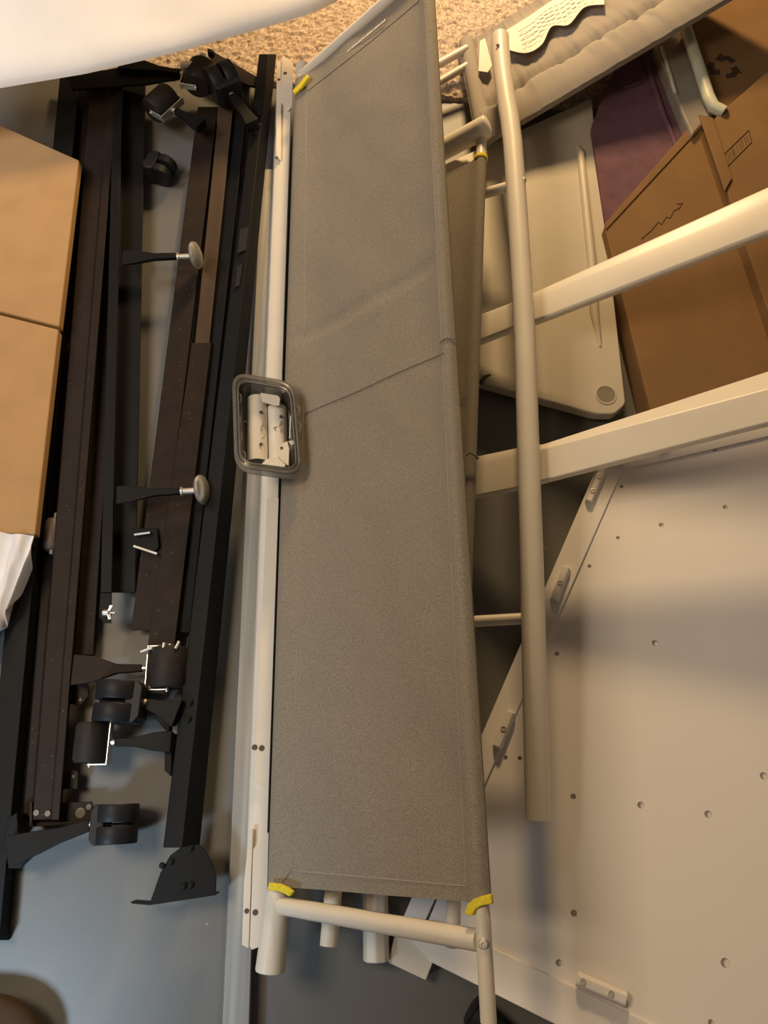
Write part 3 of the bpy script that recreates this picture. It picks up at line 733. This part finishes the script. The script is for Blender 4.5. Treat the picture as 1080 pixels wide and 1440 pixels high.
# translucent tub with pale rim
tb = thing('storage_tub', 'translucent plastic tub with a pale green rim between the mauve box and the cartons', 'storage box', (*W(970, 90, 0).xy, 0))
obj('body', MB().prism([W(x, y, .085) for x, y in ((921, 60), (966, 30), (1004, 158), (985, 178), (974, 190), (960, 160))], (0, 0, -.08)), 'tub', tb, bevel=.006, seg=3)
obj('rim', MB().tube([W(954, 15, .10), W(967, 48, .10), W(982, 92, .10), W(996, 136, .10), W(1003, 150, .10), W(1018, 158, .10)], .0135, 16), 'tub_rim', tb, smooth=True)
obj('edge_fold', MB().tube([W(930, 66, .087), W(942, 104, .087), W(950, 132, .087)], .004, 8), 'tub_rim', tb, smooth=True)

# ------------------------------------------------------------------ plastic food tub with hardware
zt0 = 0.1550
kc = mpp(375, 600, zt0); O = W(375, 600, zt0)
Tc = [W(327, 524, zt0), W(415, 539, zt0), W(427, 675, zt0), W(331, 662, zt0)]
ct = thing('plastic_container', 'small clear plastic food container full of loose hardware, on the cream rail', 'container', (O.x, O.y, 0.1100))
def ringpts(sc, z, rad=.022, bulge=.004):
    rad *= 1.45
    cc = sum(Tc, Vector()) / 4; q = []
    base = [cc + (p - cc) * sc for p in Tc]
    loop = rounded(base, rad * sc, 6); out = []
    for p in loop: out.append(Vector((p.x, p.y, z)) + (Vector((p.x, p.y, 0)) - Vector((cc.x, cc.y, 0))) * .03)
    return out
cont = MB().loft([ringpts(.66, 0.1110, .02), ringpts(.70, 0.1130, .02), ringpts(.80, 0.1510, .022), ringpts(.88, 0.1550, .022), ringpts(.86, 0.1530, .022), ringpts(.78, 0.1490, .022), ringpts(.68, 0.1155, .02)], caps=False)
lo = [ringpts(.66, 0.1110, .02), ringpts(.68, 0.1155, .02)]
cont.face(lo[0][::-1]); cont.face(lo[1])
obj('tray', cont, 'clear', ct, smooth=True)
rm = MB().loft([ringpts(.80, 0.1595, .02), ringpts(.98, 0.1570, .024), ringpts(1.0, 0.1545, .024), ringpts(.985, 0.1510, .024), ringpts(.80, 0.1555, .02), ringpts(.80, 0.1595, .02)], caps=False)
obj('rim', rm, 'rim', ct, smooth=True)
obj('rim_bead', MB().tube(ringpts(.90, 0.1605, .022) + ringpts(.90, 0.1605, .022)[:1], .0022, 8, caps=False), 'rim', ct, smooth=True)
obj('rim_bead', MB().tube(ringpts(.81, 0.1605, .02) + ringpts(.81, 0.1605, .02)[:1], .0018, 8, caps=False), 'rim', ct, smooth=True)
# snap lugs round the inside
for (x, y) in ((337, 560), (336, 590), (338, 614), (343, 641), (419, 577), (421, 600), (420, 648)):
    obj('snap_lug', MB().tube([W(x - .5, y - 7, 0.1590), W(x + 2, y - 4, 0.1590), W(x + 2, y + 4, 0.1590), W(x - .5, y + 7, 0.1590)], .0012, 6), 'lid_clear', ct, smooth=True)
# hardware inside (each a thing)
def hardware(px0, px1, rpx, label, hl, marks=()):
    A_, B_ = W(*px0, 0.1280), W(*px1, 0.1280); r = rpx * kc
    t = thing('metal_sleeve', label, 'bracket', (*((A_ + B_) / 2).xy, 0.1160), 'cream sleeve brackets')
    d = (B_ - A_).normalized(); s = Vector((-d.y, d.x, 0)); secs = []
    for P_ in (A_, B_):
        ou = [P_ + s * r * math.cos(a) + Vector((0, 0, 1)) * r * .95 * math.sin(a) - Vector((0, 0, .008)) for a in np.linspace(0, math.pi, 15)]
        inn = [P_ + s * (r - .0016) * math.cos(a) + Vector((0, 0, 1)) * (r * .95 - .0016) * math.sin(a) - Vector((0, 0, .008)) for a in np.linspace(math.pi, 0, 15)]
        secs.append(ou + inn)
    obj('sleeve', MB().loft(secs), 'cream', t, smooth=True)
    for run in marks:
        obj('pen_mark', MB().tube([W(x, y, 0.1280 - .008 + r * .95 + .0004) for x, y in run], .0005, 5), 'ink', t)
    for x, y in hl: obj('bolt_hole', MB().lathe([(.0028, 0), (.0028, .002)], W(x, y, 0.1280 - .008 + r * .95 - .001), (0, 0, 1), 14), 'ink', t)
hardware((361, 558), (361, 648), 15, 'cream half-round metal sleeve at the left inside the clear container', ((367, 580), (367, 625)), (((366, 601), (370, 598), (373, 601)), ((370, 594), (369, 600), (367, 606)), ((368, 618), (372, 614))))
hardware((389, 571), (391, 655), 13.5, 'cream half-round metal sleeve at the right inside the clear container', ((395, 586),), (((384, 602), (390, 600)), ((386, 601), (388, 606)), ((393, 600), (395, 593), (398, 592), (397, 597)), ((395, 602), (395, 608))))
tg = MB().prism([W(x, y, 0.1480) for x, y in ((366, 552), (391, 556), (394, 560), (393, 570), (387, 570), (369, 565))], (0, 0, -.003))
tag(obj('metal_tab', tg, 'cream', loc=W(380, 560, 0.1160), bevel=.001), 'short cream metal tab across the top of the sleeves in the container', 'bracket')
cr = thing('corner_bracket', 'rounded cream corner bracket with one hole in the container', 'bracket', (*W(400, 636, 0).xy, 0.1160))
obj('plate', MB().prism([W(x, y, 0.1460) for x, y in ((404, 620), (396, 624), (391, 633), (391, 641), (396, 648), (406, 655), (407, 630))], (0, 0, -.004)), 'cream', cr, bevel=.001)
obj('bolt_hole', MB().lathe([(.0026, 0), (.0026, .0008)], W(396, 630, 0.1462), (0, 0, 1), 14), 'ink', cr)
bg = MB(); pts = [(367, 653), (374, 646), (389, 641), (402, 654), (397, 659), (380, 656)]
bg.prism([W(x, y, 0.1440 + .003 * (i % 2)) for i, (x, y) in enumerate(pts)], (0, 0, -.01))
tag(obj('plastic_bag', bg, 'bag', loc=W(385, 652, 0.1180), bevel=.001), 'crinkled little hardware bag at the near end of the container', 'bag')
bg = MB().prism([W(x, y, 0.1440) for x, y in ((405, 620), (412, 619), (417, 622), (410, 626))], (0, 0, -.006)); tag(obj('plastic_bag', bg, 'bag', loc=W(411, 622, 0.1180), bevel=.001), 'tiny shiny bag scrap right of the corner bracket in the container', 'bag')
sc_ = thing('screw', 'long silver screw standing along the right sleeve in the container', 'screw', (*W(409, 600, 0).xy, 0.1180))
obj('shank', MB().tube([W(409, 587, 0.1400), W(408, 617, 0.1400)], .0018, 8), 'zinc', sc_, smooth=True)
obj('head', MB().lathe([(.0018, 0), (.0038, .001), (.003, .0025)], W(409, 587, 0.1400), W(409, 570, 0.1400) - W(409, 587, 0.1400), 14), 'zinc', sc_, smooth=True)
s2 = MB().tube([W(338, 593, 0.1300), W(347, 593, 0.1300)], .0014, 8)
tag(obj('screw', s2, 'zinc', loc=W(342, 593, 0.1180), smooth=True), 'thin pale screw left of the sleeves in the container', 'screw')

# ------------------------------------------------------------------ white textiles
def draped(name, label, cat, edge, back, z0, zb, th, amp, loc, m='sheet'):
    """soft sheet between a near edge polyline and a far polyline, rounded hem"""
    mb = MB(); n = 90; k = 26; rows = []
    def smp(L, t):
        f = t * (len(L) - 1); i = min(int(f), len(L) - 2); q = f - i
        return lin(L[i][0], L[i + 1][0], q), lin(L[i][1], L[i + 1][1], q)
    for i in range(n + 1):
        t = i / n; a = W(*smp(edge, t), z0); b = W(*smp(back, t), zb); top, bot = [], []
        for j in range(k + 1):
            s = (j / k) ** 1.5; p = a.lerp(b, s)
            hgt = th * min(1, math.sqrt(1 - (1 - min(1, s * 9)) ** 2)) + amp * noise.noise((p.x * 6, p.y * 6, 2)) * min(1, s * 6)
            top.append(p + Vector((0, 0, hgt))); bot.append(p + Vector((0, 0, -th * .25 * min(1, s * 9))))
        rows.append(top + bot[::-1][:-1])
    mb.loft(rows)
    return tag(obj(name, mb, m, loc=loc, smooth=True), label, cat)
draped('bed_sheet', 'large smooth white sheet hanging over the far end of the dark rails', 'sheet',
    [(-120, 146), (0, 124), (120, 104), (240, 76), (340, 48), (410, 28), (440, 18), (470, 4), (495, -14)], [(-120, -160), (0, -160), (120, -160), (200, -160), (300, -160), (360, -160), (420, -160), (450, -160), (480, -160)], .19, .30, .014, .006, (-.6, 1.9, .12))
cl = MB(); rows = []
L1 = [(-90, 750), (-40, 745), (0, 748), (30, 752), (46, 752)]; L2 = [(-90, 960), (-40, 930), (0, 884), (14, 858), (33, 812)]
for i in range(61):
    t = i / 60; f = t * 4; q = min(int(f), 3); u = f - q
    a = (lin(L1[q][0], L1[q + 1][0], u), lin(L1[q][1], L1[q + 1][1], u)); b = (lin(L2[q][0], L2[q + 1][0], u), lin(L2[q][1], L2[q + 1][1], u)); row = []
    for j in range(25):
        s = j / 24; p = W(lin(a[0], b[0], s) + 5 * math.sin(s * 3), lin(a[1], b[1], s), .085 - .02 * s)
        p.z += .014 * math.sin((t * 3 + s * 1.2) * 6.0) * (.4 + .6 * s) + .004 * noise.noise((t * 8, s * 3, 1)); row.append(p)
    rows.append(row + [p - Vector((0, 0, .003)) for p in row[::-1]])
cl.loft(rows); tag(obj('cloth', cl, 'sheet', loc=W(0, 800, .05), smooth=True), 'crumpled white cloth under the lower carton at the left edge', 'cloth')

# soft brown cushion poking in at the lower left corner
cu = MB(); cc = W(-70, 1520, .04); rows = []
for i in range(25):
    th = math.pi * i / 24; row = []
    for k in range(32):
        ph = 2 * math.pi * k / 32; sx = math.copysign(abs(math.cos(ph)) ** .7, math.cos(ph)); sy = math.copysign(abs(math.sin(ph)) ** .7, math.sin(ph))
        row.append(cc + Vector((.135 * sx * max(.01, math.sin(th)), .115 * sy * max(.01, math.sin(th)), .04 * math.cos(th))))
    rows.append(row)
cu.loft(rows); tag(obj('cushion', cu, 'cushion', loc=(cc.x, cc.y, 0), smooth=True), 'soft dark brown cushion poking into the lower left corner on the grey floor', 'cushion')
